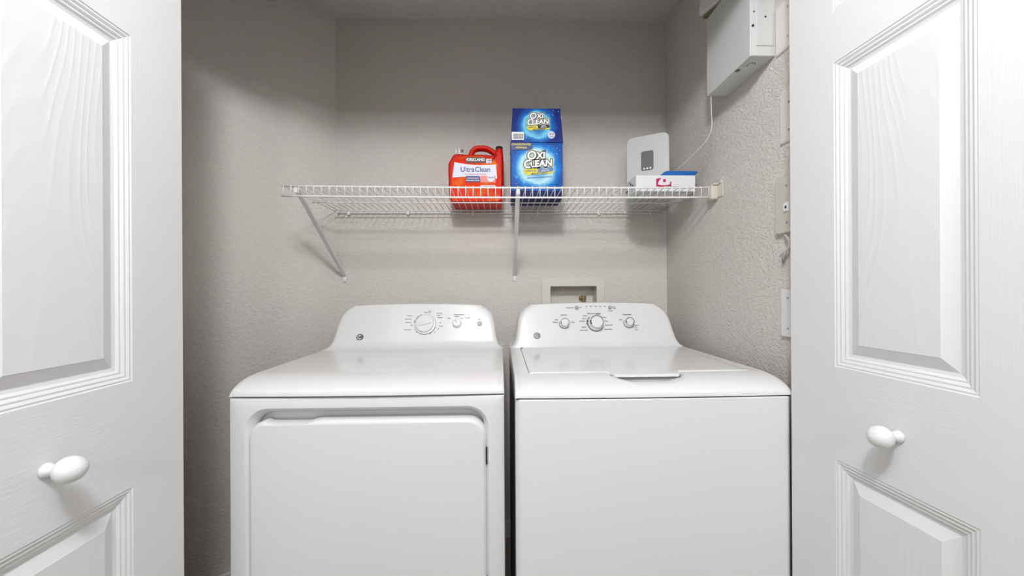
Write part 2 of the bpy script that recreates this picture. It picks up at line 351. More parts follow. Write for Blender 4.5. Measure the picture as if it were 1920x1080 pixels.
# ================================================================== washer and dryer
HW = .3435; SEAM = .889; DECK = .9285
def nose(y):          # height of the top panel along its depth
    return SEAM + .004 + (DECK - SEAM - .004) * (math.sqrt(max(0, 1 - ((.105 - y) / .105) ** 2)) if y < .105 else 1)
CW = [(0, .3425), (.005, .334), (.012, .327), (.03, .319), (.06, .314), (.09, .310), (.11, .3055), (.125, .300), (.137, .292), (.147, .2815), (.155, .269), (.160, .259)]
CHT = .1635; LEAN = .45
def cw(h):
    for (a, wa), (b, wb) in zip(CW, CW[1:]):
        if h <= b: return wa + (wb - wa) * (h - a) / (b - a)
    return CW[-1][1]
def make_console(root, y0, yb, fil):
    hs = [0, .002, .004, .006, .009, .013, .018, .024, .03, .04, .05, .06, .075, .09, .1, .11, .118, .125, .131, .137, .142, .147, .151, .155, .158, .160]
    rows = []; R = .016; xs = [i / 12 for i in range(-12, 13)]
    def row(h, yf, back):
        wv = cw(h); r = min(R, .02); pts = []
        cr = .007 * max(0, (h - .09) / .07)
        def zz(x): return DECK + h + cr * (1 - min(1, abs(x) / .28) ** 2)
        for s in (-1,):
            pts.append((-wv, back, zz(wv)))
            pts.append((-wv, yf + r + .03, zz(wv)))
            for k in range(6):
                a = k / 5 * PI / 2; pts.append((-wv + r - r * math.cos(a), yf + r - r * math.sin(a), zz(wv)))
        for x in xs[1:-1]: pts.append((x * (wv - r), yf, zz(x * (wv - r))))
        m = [(-p[0], p[1], p[2]) for p in pts[:8]][::-1]
        return pts + m
    for h in hs:
        f = fil * (1 - math.sqrt(max(0, 1 - ((fil - h) / fil) ** 2))) if (fil and h < fil) else 0
        rows.append(row(h, y0 + LEAN * h - f, yb))
    yt = y0 + LEAN * .160; rr = .010
    for k in range(1, 5):
        a = k / 4 * PI / 2
        rows.append(row(.160, yt + rr * (1 - math.cos(a)), yb)); rows[-1] = [(p[0], p[1], p[2] + .004 * math.sin(a)) for p in rows[-1]]
    last = [(p[0] * .98, yb if p[1] > yb - .001 else min(yb, p[1] + .045), p[2]) for p in rows[-1]]
    rows.append(last)
    bm = NB(); vr = loops(bm, rows, close=False, cap0=False, cap1=False)
    bm.faces.new(vr[-1])
    # back
    bk = [r[0] for r in vr] + [r[-1] for r in vr][::-1]
    bm.faces.new(bk)
    return obj('console', bm, 'app', root, 40)
def onface(y0, x, h, out=0):      # point on the console face
    n = Vector((0, -1, LEAN)).normalized(); p = Vector((x, y0 + LEAN * h, DECK + h + .007 * max(0, (h - .09) / .07) * .95))
    return p + n * out
def facemat(y0, x, h, out=.0006, roll=0):
    a = math.atan(LEAN)
    return Matrix.Translation(onface(y0, x, h, out)) @ Matrix.Rotation(PI / 2 - a, 4, 'X') @ Matrix.Rotation(roll, 4, 'Z')
def top_panel(root, recess=None, lidf=None):
    """cover with a rounded front edge; recess(x,y)->depth below the surface"""
    ys = [0, .0015, .004, .008, .013, .02, .028, .036, .045, .055, .0565, .065, .075, .085, .095, .105, .1065, .13, .2, .3, .4, .5, .56, .62]
    ys += [.031, .033, .048, .051, .060, .0680, .0700, .0695, .080, .090, .0985, .100]; ys = sorted(set(ys))
    xs = [-HW + .010 + (2 * HW - .02) * i / 64 for i in range(65)] + [-.3035, -.3000, .3035, .3000, -.0950, .0950, -.0925, .0925]
    xs = sorted(set(round(x, 5) for x in xs))
    rows = []
    for y in ys:
        z = nose(y); sd = []
        e = .010
        for k in range(6):
            a = k / 5 * PI / 2; sd.append((-HW + e * (1 - math.cos(a)) if k else -HW, z - e * (1 - math.sin(a)) if z - e > SEAM else SEAM + (z - SEAM) * math.sin(a)))
        bow = -.006 * max(0, 1 - y / .2)
        def yy(x): return y + bow * (1 - (x / HW) ** 2)
        pts = [(-HW, yy(HW), SEAM)] + [(a, yy(a), b) for a, b in sd]
        for x in xs: pts.append((x, yy(x), z - (recess(x, y) if recess else 0)))
        pts += [(-p[0], p[1], p[2]) for p in ([(-HW, yy(HW), SEAM)] + [(a, yy(a), b) for a, b in sd])[::-1]]
        rows.append(pts)
    bm = NB(); vr = loops(bm, rows, close=False, cap0=False, cap1=False)
    bot = [bm.verts.new((v.co.x, v.co.y, SEAM)) for v in vr[0][1:-1]]
    fr = [vr[0][0]] + bot + [vr[0][-1]]
    for i in range(len(fr) - 1):
        if i == 0: bm.faces.new((vr[0][0], vr[0][1], bot[0]))
        elif i == len(fr) - 2: bm.faces.new((vr[0][-1], bot[-1], vr[0][-2]))
        else: bm.faces.new((vr[0][i], vr[0][i + 1], bot[i], bot[i - 1]))
    return obj('top_panel', bm, 'app', root, 35)
def emblem(root, y0, x, h, dark):
    bm = NB(); M4 = facemat(y0, x, h, .0008)
    def ring(rx, rz, r2x, r2z, t=.0006):
        n = 32; a = [[M4 @ Vector((p * math.cos(2 * PI * k / n), q * math.sin(2 * PI * k / n), zz)) for k in range(n)] for p, q, zz in ((rx, rz, 0), (rx, rz, t), (r2x, r2z, t), (r2x, r2z, 0))]
        loops(bm, a, cap0=False, cap1=False)
    ring(.0135, .0120, .0105, .0092)
    text_bm(bm, 'GE', .0135, M4, .0006 if dark else .0003, .0004, .25)
    obj('emblem', bm, 'blackp' if dark else 'lgrey', root, label='round script emblem')
def knob(root, name, y0, x, h, r, depth, mats, mark=0.0, bar=True):
    M4 = facemat(y0, x, h, 0)
    bm = NB(); lathe(bm, [(.0005, 0), (r * 1.0, 0), (r * 1.0, depth * .30), (r * .97, depth * .36), (r * .90, depth * .42), (.0005, depth * .42)], M4, 40)
    k = obj(name, bm, mats[0], root, 30)
    bm = NB(); q = r * .86
    lathe(bm, [(.0005, depth * .40), (q, depth * .40), (q * .96, depth * .9), (q * .90, depth), (.0005, depth)], M4, 40)
    obj('cap', bm, mats[1], k, 30)
    if bar:
        bm = NB(); Mb = M4 @ Matrix.Rotation(mark, 4, 'Z')
        pr = rrect(-q * .75, q * .75, -q * .17, q * .17, q * .15, 4)
        loops(bm, [[Mb @ Vector((a * s, b * s2, depth * 1.0 + zz)) for a, b in pr] for s, s2, zz in ((1, 1.3, -.0005), (1, 1, depth * .28), (.94, .8, depth * .34))]); obj('grip', bm, mats[1], k, 30)
    return k

def sides(o):       # the white sheet-metal flanks are coloured dark for the shade between the machines
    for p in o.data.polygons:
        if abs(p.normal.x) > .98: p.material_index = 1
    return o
# ---- dryer -------------------------------------------------------
DX, DY = -.337, .972
dryer = empty('clothes_dryer', (DX, DY, 0), 'white front-opening clothes dryer with rounded control console, left machine', 'dryer')
top_panel(dryer)
Y0 = 1.480 - DY
make_console(dryer, Y0, .68, .028)
bm = NB()    # cabinet : front frame with the recessed opening, sides, back
NA, NE = 10, 30
OUT = rrect(-HW, HW, .012, SEAM - .0035, .0005, NA, NE)
OP = lambda i, r: rrect(-.3035 + i, .3035 - i, .215 + i, .8585 - i, max(.004, r), NA, NE)
rings = [[(x, .66, z) for x, z in OUT], [(x, .006, z) for x, z in OUT],
         [(x, .0018, z) for x, z in rrect(-HW + .0018, HW - .0018, .0138, SEAM - .0035 - .0018, .0015, NA, NE)],
         [(x, 0, z) for x, z in rrect(-HW + .006, HW - .006, .018, SEAM - .0035 - .006, .002, NA, NE)],
         [(x, 0, z) for x, z in OP(0, .055)]]
for i, dd, r in ((.0012, .001, .054), (.0045, .005, .052), (.010, .014, .048), (.013, .022, .045), (.0145, .040, .043)): rings.append([(x, dd, z) for x, z in OP(i, r)])
loops(bm, rings)
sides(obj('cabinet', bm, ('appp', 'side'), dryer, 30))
def doorloop(i, r):
    P = rrect(-.2985 + i, .2965 - i, .222 + i, .8265 - i, max(.006, r), NA, NE)
    return P
bm = NB()
def notch(P, a):
    out = []
    for x, z in P:
        if z > .78:
            t = min(1, max(0, min((x + .258) / .008, (-.134 - x) / .014)))
            z -= a * t * t * (3 - 2 * t)
        out.append((x, z))
    return out
rings = []
for i, y, r, nn in ((.0, .034, .046, .007), (.0, .012, .046, .007), (.0012, .005, .045, .0068), (.004, .001, .043, .005), (.0075, -.001, .040, .002), (.010, -.0015, .038, 0)):
    rings.append([(x, y, z) for x, z in notch(doorloop(i, r), nn)])
loops(bm, rings)
dd = obj('door', bm, 'appp', dryer, 30)
for z in (.73, .40):
    bm = NB(); box(bm, .2962, .2985, .004, .03, z - .022, z + .022)
    for k in range(6): box(bm, .2960, .2990, -.0012, .006, z - .020 + k * .0075, z - .016 + k * .0075)
    obj('hinge', bm, 'black', dryer, label='black hinge showing in the gap beside the door')
for sx in (-1, 1):
    for sy in (.06, .58): bm = NB(); cyl(bm, (sx * .29, sy, 0), (0, 0, 1), .02, .014, 16); obj('foot', bm, 'black', dryer)
bm = NB(); box(bm, -HW + .004, HW - .004, .02, .655, SEAM - .0045, SEAM + .004); obj('seam_strip', bm, 'gap', dryer)
knob(dryer, 'dial', Y0, .036, .090, .0415, .016, ('plast', 'plast'), .25)
bm = NB(); M4 = facemat(Y0, .036, .090, .0008)
def arcring(bm, M4, r0, r1, a0, a1, t=.0006, n=28):
    rs = []
    for k in range(n + 1):
        a = a0 + (a1 - a0) * k / n; c, s = math.cos(a), math.sin(a)
        rs.append([M4 @ Vector((r * c, r * s, z)) for r, z in ((r0, 0), (r1, 0), (r1, t), (r0, t))])
    loops(bm, rs)
for a0, a1 in ((100, 118), (122, 150), (155, 172)): arcring(bm, M4, .0425, .0450, math.radians(a0), math.radians(a1))
obj('dial_marks', bm, 'blackp', dryer, label='broken black arc around the dial')
bm = NB(); arcring(bm, M4, .0418, .0428, math.radians(175), math.radians(455), n=60); obj('dial_ring', bm, 'chrome', dryer)
k = knob(dryer, 'temperature_knob', Y0, .161, .092, .0185, .014, ('plast', 'plast'), 2.1, False)
bm = NB(); Mb = facemat(Y0, .161, .092, .0143, 2.15); loops(bm, [[Mb @ Vector((a, b, z)) for a, b in ((0, -.0008), (.0155, -.0008), (.0155, .0008), (0, .0008))] for z in (0, .0005)]); obj('pointer', bm, 'dgrey', k)
bm = NB(); lathe(bm, [(.0005, 0), (.0098, 0), (.0098, .003), (.0085, .0045), (.0005, .0045)], facemat(Y0, .250, .091, 0), 28); obj('start_button', bm, 'mgrey', dryer, 30, 'grey round start button')
bm = NB(); T = lambda s, x, h, z=.0052, al='CENTER', sx=1.0: text_bm(bm, s, z, facemat(Y0, x, h), .00012, .0002, 0, al, 0, sx)
for s, x, h in (('Cottons', -.018, .121), ('Easy Care', -.020, .109), ('Delicates', -.020, .097), ('Off', -.014, .087), ('Timed Dry', -.018, .070)): T(s, x, h, .0062, 'RIGHT')
for s, x, h in (('More Dry', .030, .132), ('Dry', .046, .137), ('Less Dry', .078, .129), ('Damp', .079, .121), ('Delicate', .083, .113), ('Off', .090, .095), ('Timed', .089, .083), ('10', .084, .071), ('20', .072, .060), ('30', .056, .055), ('40', .038, .053), ('50', .019, .054), ('60', .002, .061)): T(s, x, h, .0062, 'LEFT')
T('Temperature', .166, .1235, .0080); T('High', .128, .1115, .0065); T('Medium', .160, .1165, .006); T('Low', .178, .1105, .006); T('Air Fluff', .203, .1115, .006); T('Start', .250, .107, .0070)
obj('printing', bm, 'lgrey', dryer)
emblem(dryer, Y0, -.212, .044, True)

# ---- washer ------------------------------------------------------
WX, WY = .3755, .925
washer = empty('washing_machine', (WX, WY, 0), 'white top-loading washing machine with flat lid and round knobs, right machine', 'washer')
LY0, LY1, LX = .100, .547, .3015
def hand(x, y):      # hand pocket in the rounded front edge
    d = 0
    t = (.0945 - abs(x - .008)) / .0945
    if t > 0:
        yf = .070 - .046 * math.sqrt(min(1, t * 1.9)) 
        if y > yf and y < .098: d = (.011 * min(1, (y - yf) / .040) + (.016 if y > .0688 else 0)) * min(1, t * 12)
    return d
def rec(x, y):
    if abs(x) < .3030 and .099 < y < .562: return .016
    return hand(x, y)
top_panel(washer, rec)
Y0 = 1.480 - WY
make_console(washer, Y0 + .002, .735, 0)
bm = NB()    # lid with a tongue over the hand pocket
n = 60; xs = [-LX + 2 * LX * i / n for i in range(n + 1)] + [-.088, -.0905, .1045, .107]; xs = sorted(xs)
rows = []
def lf(x):
    t = min(1, max(0, (.096 - abs(x - .008)) / .006)); return LY0 + .0025 - .0345 * t * t * (3 - 2 * t)
for ly in range(0, 16):
    row = []
    for x in xs:
        y = [0, .0012, .004, .010, .018, .028, .036, .045, .060, .1, .2, .3, .4, .44][min(ly, 13)] if ly < 14 else .4449 + (ly - 14) * .0008
        y0 = lf(x); yy = y0 + (LY1 - y0) * (y / .4457)
        z = nose(yy) + .0016 - (.0030 if ly == 0 else .0008 if ly == 1 else 0) - (.0008 if ly == 15 else 0)
        e = LX - abs(x)
        if e < .004: z -= .0025 * (1 - e / .004)
        row.append((x, yy, z))
    rows.append(row)
top = rows; und = [[(x, y, z - (.0028 if abs(x - .008) < .1 else .007)) for x, y, z in r] for r in rows]
cyc = [list(r) + list(u)[::-1] for r, u in zip(top, und)]
loops(bm, cyc)
obj('lid', bm, 'app', washer, 35)
bm = NB(); box(bm, -.083, .099, .098, .11, DECK - .030, DECK - .003); box(bm, -.300, -.296, .105, .55, DECK - .0158, DECK - .0130); box(bm, -.3028, -.3018, .101, .50, DECK - .0158, DECK - .004); cyl(bm, (-.298, .545, DECK - .006), (0, 0, 1), .0035, .0085, 12)
obj('lid_gap', bm, 'black', washer, label='dark gap beside and under the lid')
bm = NB()
OUT = lambda i, r: rrect(-HW + i, HW - i, i + .012, .66, .02)
def plan(i, r):       # plan outline (x,y), rounded front corners
    return rrect(-HW + i, HW - i, i, .655 - i, [r, r, .004, .004], 8, 12)
def bw(P): return [(x, y - .006 * (1 - (x / HW) ** 2) * max(0, 1 - y / .2)) for x, y in P]
rings = [[(x, y, z) for x, y in bw(plan(i, .018))] for i, z in ((.004, .012), (0, .016), (0, SEAM - .006), (.002, SEAM - .0035))]
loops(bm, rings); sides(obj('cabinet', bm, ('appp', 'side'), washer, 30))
for sx in (-1, 1):
    for sy in (.06, .58): bm = NB(); cyl(bm, (sx * .29, sy, 0), (0, 0, 1), .02, .014, 16); obj('foot', bm, 'black', washer)
bm = NB(); box(bm, -HW + .004, HW - .004, .004, .650, SEAM - .0045, SEAM + .001); obj('seam_strip', bm, 'gap', washer)
for nm, x, h, r, dp in (('load_size_knob', -.125, .088, .0195, .022), ('cycle_dial', .001, .088, .031, .026), ('temperature_knob', .134, .089, .0195, .022)):
    k = knob(washer, nm, Y0, x, h, r, dp, ('plast', 'plast'), 0, False)
    bm = NB(); Mk = facemat(Y0, x, h, dp + .0002); q = r * .86
    arcring(bm, Mk, q * .84, q * 1.0, math.radians(-60), math.radians(155), .0006, 40); obj('chrome_rim', bm, 'chrome', k)
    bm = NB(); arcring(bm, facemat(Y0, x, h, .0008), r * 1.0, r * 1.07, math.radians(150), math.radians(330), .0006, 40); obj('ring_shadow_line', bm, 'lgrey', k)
    bm = NB(); arcring(bm, Mk, q * .86, q * 1.02, math.radians(165), math.radians(205), .0008, 12); obj('pointer', bm, 'blackp', k)
bm = NB(); M4 = facemat(Y0, .001, .088, .0008)
for a0, a1 in ((128, 145), (150, 172), (176, 188)): arcring(bm, M4, .034, .0365, math.radians(a0), math.radians(a1))
obj('dial_marks', bm, 'blackp', washer, label='broken black arc around the cycle dial')
for x in (-.0700, .0665):
    bm = NB(); lathe(bm, [(.0005, 0), (.0078, 0), (.0078, .003), (.0065, .0045), (.0005, .0045)], facemat(Y0, x, .1455, 0), 24)
    obj('button', bm, 'mgrey', washer, 30, 'small grey push button')
bm = NB()
T('Deep Rinse', -.083, .1455, .0065, 'RIGHT'); T('Off', -.059, .1455, .006, 'LEFT')
for i, s in enumerate(('Fill', 'Soak', 'Wash', 'Rinse', 'Spin')): T(s, -.030 + i * .019, .1505, .0050); T('|', -.030 + i * .019, .1435, .0045)
T('Start', .078, .1480, .0052, 'LEFT'); T('Pause', .078, .1425, .0052, 'LEFT'); T('Lid Lock', .066, .1335, .006)
T('Load Size', -.125, .120, .0068); T('Temperature', .132, .120, .0068)
for s, x, h, al in (('Small', -.149, .103, 'RIGHT'), ('Medium', -.150, .094, 'RIGHT'), ('Large', -.098, .094, 'LEFT'), ('Cold', .110, .101, 'RIGHT'), ('Warm', .158, .080, 'LEFT'), ('Hot', .158, .072, 'LEFT'), ('Auto', .155, .064, 'LEFT'),
                    ('Bulky Items', .000, .124, 'RIGHT'), ('Whites', -.030, .116, 'RIGHT'), ('Colors', -.036, .106, 'RIGHT'), ('Delicates', -.042, .097, 'RIGHT'), ('Casuals', -.039, .075, 'RIGHT'), ('Drain & Spin', -.034, .063, 'RIGHT'),
                    ('Colors', .030, .110, 'LEFT'), ('Heavy', .038, .097, 'LEFT'), ('Speed Wash', .038, .082, 'LEFT'), ('Rinse & Spin', .034, .066, 'LEFT')): T(s, x, h, .006, al)
text_bm(bm, 'Regular', .0075, facemat(Y0, .014, .1235), .0003, .0002)
obj('printing', bm, 'lgrey', washer)
emblem(washer, Y0, -.236, .044, False)
# ------------------------------------------------------------------ laundry outlet box in the wall
ob = empty('laundry_outlet_box', (.338, YB, H - .06), 'beige recessed plumbing outlet box in the back wall behind the washer', 'outlet box')
bm = NB(); X0, X1, Z0, Z1 = -.150, .150, -.115, .1175; x0, x1, z0, z1 = ox0 - .338, ox1 - .338, -.078, .0805
a = rrect(X0, X1, Z0, Z1, .004, 4); b = rrect(X0 + .003, X1 - .003, Z0 + .003, Z1 - .003, .003, 4); c = rrect(x0 + .001, x1 - .001, z0 + .001, z1 - .001, .002, 4)
loops(bm, [[(x, 0, z) for x, z in a], [(x, -.003, z) for x, z in a], [(x, -.0055, z) for x, z in b], [(x, -.0055, z) for x, z in c], [(x, .078, z) for x, z in c]], cap0=False)
obj('frame', bm, 'obox', ob)
bm = NB(); cyl(bm, (.062, .060, -.08), (0, 0, 1), .009, .100, 14); cyl(bm, (.062, .060, .024), (-1, 0, 0), .007, .022, 14); cyl(bm, (.062, .060, .020), (0, 0, 1), .012, .014, 14)
obj('valve', bm, 'brass', ob, 30)
bm = NB(); cyl(bm, (-.062, .055, -.08), (0, 0, 1), .009, .075, 14); cyl(bm, (-.062, .055, -.02), (0, -1, 0), .010, .035, 14); obj('valve', bm, 'brass', ob, 30)

# ================================================================== wire shelf
SZ = H + .368; SY0, SY1, SX0, SX1 = 1.365, 1.782, -.768, .757
shelf = empty('wire_shelf', (0, SY0, SZ), 'long white wire shelf on diagonal braces above the washer and dryer', 'shelf')
def sag(x): return .0045 * (((x - .15) / .9) ** 2) - .002
for nm, y, z, r in (('front_rail', 0, .0015, .0033), ('front_rail', 0, -.0335, .0033), ('middle_rail', .215, -.0045, .0026), ('middle_rail', .370, -.0045, .0026), ('back_rail', SY1 - SY0, -.006, .0030)):
    x0 = SX0 if y < .3 else SX0 + .018
    bm = NB(); tube(bm, [(x0 + (SX1 - x0) * i / 16, y, z + (sag(x0 + (SX1 - x0) * i / 16) if y < .05 else 0)) for i in range(17)], r, 8); obj(nm, bm, 'wire', shelf, True)
bm = NB(); tube(bm, [(0, 0, -.0335), (0, -.0036, -.012), (0, -.0036, .001), (0, -.001, .0052), (0, .004, .0046), (0, .03, .0005), (0, .2, 0), (0, SY1 - SY0, -.001)], .0016, 6)
cwm = obj('cross_wire', bm, 'wire', shelf, True); nW = 58; pit = (SX1 - SX0 - .012) / (nW - 1); cwm.location = (SX0 + .006, 0, sag(SX0))
for i in range(1, nW):
    c = cwm.copy(); COL.objects.link(c); c.parent = shelf; x = SX0 + .006 + pit * i; c.location = (x, 0, sag(x) * .5)
for bx in (-.722, .062):
    bm = NB(); zt = -.012 + sag(bx); zf = H + .070 - SZ; yb = SY1 - SY0 + .002
    p0 = Vector((bx, .012, zt)); p1 = Vector((bx, yb - .004, zf)); t = (p1 - p0).normalized(); nn = Vector((0, -t.z, t.y)); wv = .0080
    # folded steel channel: a shallow U along the diagonal
    sec = [(-wv, 0), (wv, 0), (wv, .009), (wv - .0015, .009), (wv - .0015, .0015), (-wv + .0015, .0015), (-wv + .0015, .009), (-wv, .009)]
    q = nn if nn.z < 0 else -nn
    loops(bm, [[p + Vector((a, 0, 0)) - q * b for a, b in sec] for p in (p0, p0 + t * .05, p1 - t * .03, p1)])
    br = obj('brace', bm, 'bracket', shelf)
    bm = NB(); box(bm, bx - .0062, bx + .0062, .000, .016, zt - .010, zt + .010, .002); tube(bm, [(bx - .013, .003, zt + .011), (bx, .001, zt + .013), (bx + .013, .003, zt + .011)], .0025, 6)
    obj('clip', bm, 'wire', br, 30)
    bm = NB(); box(bm, bx - .008, bx + .008, yb - .001, yb + .006, zf - .026, zf + .004, .002); cyl(bm, (bx, yb - .006, zf - .016), (0, 1, 0), .0035, .004, 10)
    obj('foot_plate', bm, 'wire', br, 30)
for bx in (-.70, -.43, -.13, .17, .46, .70):
    bm = NB(); yb = SY1 - SY0; box(bm, bx - .006, bx + .006, yb - .005, yb + .008, -.016, .006, .002); cyl(bm, (bx, yb - .008, -.012), (0, 1, 0), .003, .006, 8); obj('wall_clip', bm, 'wire', shelf, 30)
bm = NB(); y0 = -.012; x0, x1 = SX1 - .001, XR
box(bm, x0, x1 - .003, y0, y0 + .030, -.042, .010, .003)          # end bracket on the side wall
box(bm, x1 - .004, x1, y0 - .030, y0 + .040, -.036, .020, .002)
tube(bm, [(x0 + .004, y0 - .002, .010), (x1 - .006, y0 - .004, .011), (x1 - .004, y0 - .020, .018), (x1 - .003, y0 - .026, .026)], .0035, 8)
cyl(bm, (x1 - .008, y0 - .020, .014), (1, 0, 0), .005, .006, 10)
obj('end_bracket', bm, 'cream', shelf, 30, 'cream plastic end bracket on the right wall')

# ================================================================== things on the shelf
SH = SZ + .0024
# ---- detergent bottle
bt = empty('detergent_bottle', (-.105, 1.60, SH), 'red laundry detergent jug with looped handle and white label band', 'bottle')
out = [(-.104, 0), (-.109, .006), (-.112, .04), (-.1145, .087), (-.1155, .130), (-.115, .163), (-.109, .178), (-.1045, .190), (-.101, .203), (-.094, .214), (-.080, .2185), (-.062, .2165), (-.045, .2145), (-.020, .2140), (.010, .2145), (.040, .2135), (.062, .2095), (.075, .2100), (.083, .2200), (.086, .238), (.090, .243), (.108, .243), (.113, .238), (.1165, .215), (.1175, .170), (.1175, .087), (.115, .04), (.112, .006), (.107, 0)]
def inset(P, d, cx=0, cz=.1):
    n = len(P); o = []
    for i, p in enumerate(P):
        a = Vector(P[i - 1]); b = Vector(P[(i + 1) % n]); t = (b - a).normalized(); nn = Vector((t.y, -t.x)); 
        q = Vector(p) + nn * d
        o.append((q.x, max(0, q.y)))
    return o
D = .155
rings = [[(x, y, z) for x, z in inset(out, d)] for d, y in ((.011, 0), (.0075, .0012), (.0035, .005), (.001, .011), (0, .02), (0, D - .02), (.001, D - .011), (.0035, D - .005), (.011, D))]
# the upper part of the jug is thinner than its belly
rings = [[(x, y + (D / 2 - y) * (0 if z < .17 else min(1, (z - .17) / .05)) * .55, z) for x, y, z in r] for r in rings]
bm = NB(); loops(bm, rings); obj('body', bm, 'red', bt, 50)
bm = NB(); hp = [(-.022, .205), (-.024, .222), (-.018, .238), (-.006, .2485), (.010, .2525), (.030, .2525), (.048, .2490), (.064, .2415), (.078, .2310), (.088, .220)]
rings = []
for i, (x, z) in enumerate(hp):
    a = Vector(hp[max(0, i - 1)]); b = Vector(hp[min(len(hp) - 1, i + 1)]); t = (b - a).normalized(); nn = Vector((-t.y, t.x))
    rings.append([(x + nn.x * math.cos(2 * PI * k / 14) * .0120, D / 2 + .020 * math.sin(2 * PI * k / 14), z + nn.y * math.cos(2 * PI * k / 14) * .0120) for k in range(14)])
loops(bm, rings); obj('handle', bm, 'red', bt, True)
bm = NB(); lathe(bm, [(.0165, .236), (.0165, .240), (.0160, .2555), (.0145, .2585), (.0005, .259)], Matrix.Translation((.099, D / 2, 0)), 24); obj('cap', bm, 'black', bt, 30, 'black filler cap on the right')
bm = NB(); lathe(bm, [(.021, .208), (.021, .222), (.0185, .227), (.014, .229), (.0005, .229)], Matrix.Translation((-.075, D / 2, 0)), 24)
box(bm, -.092, -.084, D / 2 - .010, D / 2 + .010, .226, .247, .002); box(bm, -.079, -.070, D / 2 - .012, D / 2 + .010, .226, .252, .003); box(bm, -.067, -.060, D / 2 - .008, D / 2 + .010, .226, .246, .003)
sp = obj('spout', bm, 'cap', bt, 30, 'translucent white dispensing tap')
bm = NB(); lathe(bm, [(.0005, 0), (.005, 0), (.005, .004), (.0005, .004)], Matrix.Translation((-.0605, D / 2 - .012, .238)) @ Matrix.Rotation(PI / 2, 4, 'X'), 12); obj('tap_button', bm, 'maroon', sp)
# label
LB = [(-.096, .004), (.097, .004), (.100, .06), (.100, .125), (.094, .155), (.078, .180), (.055, .195), (.02, .2025), (-.02, .2035), (-.05, .200), (-.075, .188), (-.088, .170), (-.097, .140), (-.099, .07)]
def bend(bm):        # labels follow the receding shoulder of the jug
    for v in bm.verts:
        if v.co.z > .17: v.co.y += (D / 2 - .0) * min(1, (v.co.z - .17) / .05) * .55
bm = NB(); f = .0
import itertools
def strip(bm, P, y, t, mi=0):
    n = len(P); loops(bm, [[(x, y, z) for x, z in P], [(x, y + t, z) for x, z in P]], mi=mi)
loY = -.0012
bm = NB()
zz = sorted(set([p[1] for p in LB] + [.17, .175, .18, .185, .19, .195, .2]))
def lbx(z, side):
    P = [p for p in LB if (p[0] > 0) == (side > 0)]; P.sort(key=lambda p: p[1])
    for (a, b) in zip(P, P[1:]):
        if a[1] <= z <= b[1]: return a[0] + (b[0] - a[0]) * (z - a[1]) / max(1e-6, b[1] - a[1])
    return P[-1][0] if z > P[-1][1] else P[0][0]
rows = [[(lbx(z, -1), loY, z)] + [(lbx(z, -1) + (lbx(z, 1) - lbx(z, -1)) * k / 8, loY, z) for k in range(1, 8)] + [(lbx(z, 1), loY, z)] for z in zz if z <= .2025]
vr = loops(bm, rows, close=False, cap0=False, cap1=False)
r2 = [[(x, y + .002, z) for x, y, z in r] for r in rows]; loops(bm, r2, close=False, cap0=False, cap1=False)
bend(bm); lab = obj('label', bm, 'orange', bt, label='orange and red printed label')
bm = NB()
top = [(-.0875 + .1735 * k / 10, .166 - .009 * k / 10 - .007 * math.sin(PI * k / 10)) for k in range(11)]; bot = [(.090 - .186 * k / 10, .098 + .004 * k / 10 + .006 * math.sin(PI * k / 10)) for k in range(11)]
poly_plate(bm, bot + top, loY - .0008, .0006); obj('label_band', bm, 'lav', lab)
bm = NB(); poly_plate(bm, rrect(-.040, .018, .083, .1085, .003, 3), loY - .0014, .0004)
obj('blue_plate', bm, 'navyp', lab)
bm = NB(); poly_plate(bm, rrect(-.040, .043, .163, .187, .001, 2), -.0020, .0004)
obj('brand_plate', bm, 'maroon', lab)
bm = NB(); poly_plate(bm, rrect(.020, .084, .082, .110, .004, 3), loY - .0010, .0004); obj('pink_patch', bm, 'pink', lab)
bm = NB(); poly_plate(bm, [(.064 + .0155 * math.cos(a * PI / 12), .100 + .0155 * math.sin(a * PI / 12)) for a in range(24)], loY - .0016, .0004); obj('round_badge', bm, 'lav', lab)
bm = NB(); poly_plate(bm, rrect(.045, .067, .161, .180, .002, 3), -.0022, .0004); obj('load_badge', bm, 'lav', lab)
bm = NB(); poly_plate(bm, rrect(.022, .083, .060, .070, .003, 3), loY - .0016, .0004); obj('white_strip', bm, 'lav', lab)
bm = NB(); text_bm(bm, 'KIRKLAND', .0160, front(.0015, -.0026, .176), .0005, .0002)
text_bm(bm, 'UNPARALLELED', .0068, front(-.011, loY - .0018, .099), .0001, .0002); text_bm(bm, 'FRESHNESS POWER', .0062, front(-.011, loY - .0018, .0895), .0001, .0002); obj('white_lettering', bm, 'whitep', lab)
bm = NB(); text_bm(bm, 'UltraClean', .0290, front(0, loY - .0012, .135), .0004, .0002, 0, sx=.98); text_bm(bm, '146', .0125, front(.056, -.0026, .173), .0003, .0002); text_bm(bm, 'LOADS', .0050, front(.056, -.0026, .164), .0001, .0002)
text_bm(bm, 'ODOR', .0085, front(.064, loY - .0020, .101), .0002, .0002); obj('navy_lettering', bm, 'navyp', lab)
bm = NB(); text_bm(bm, 'WITH PREMIUM STAIN FIGHTING', .0060, front(0, loY - .0012, .116), .0001, .0002); text_bm(bm, 'LAUNDRY DETERGENT', .0052, front(.052, loY - .0020, .065), .0001, .0002); obj('red_lettering', bm, 'magenta', lab)

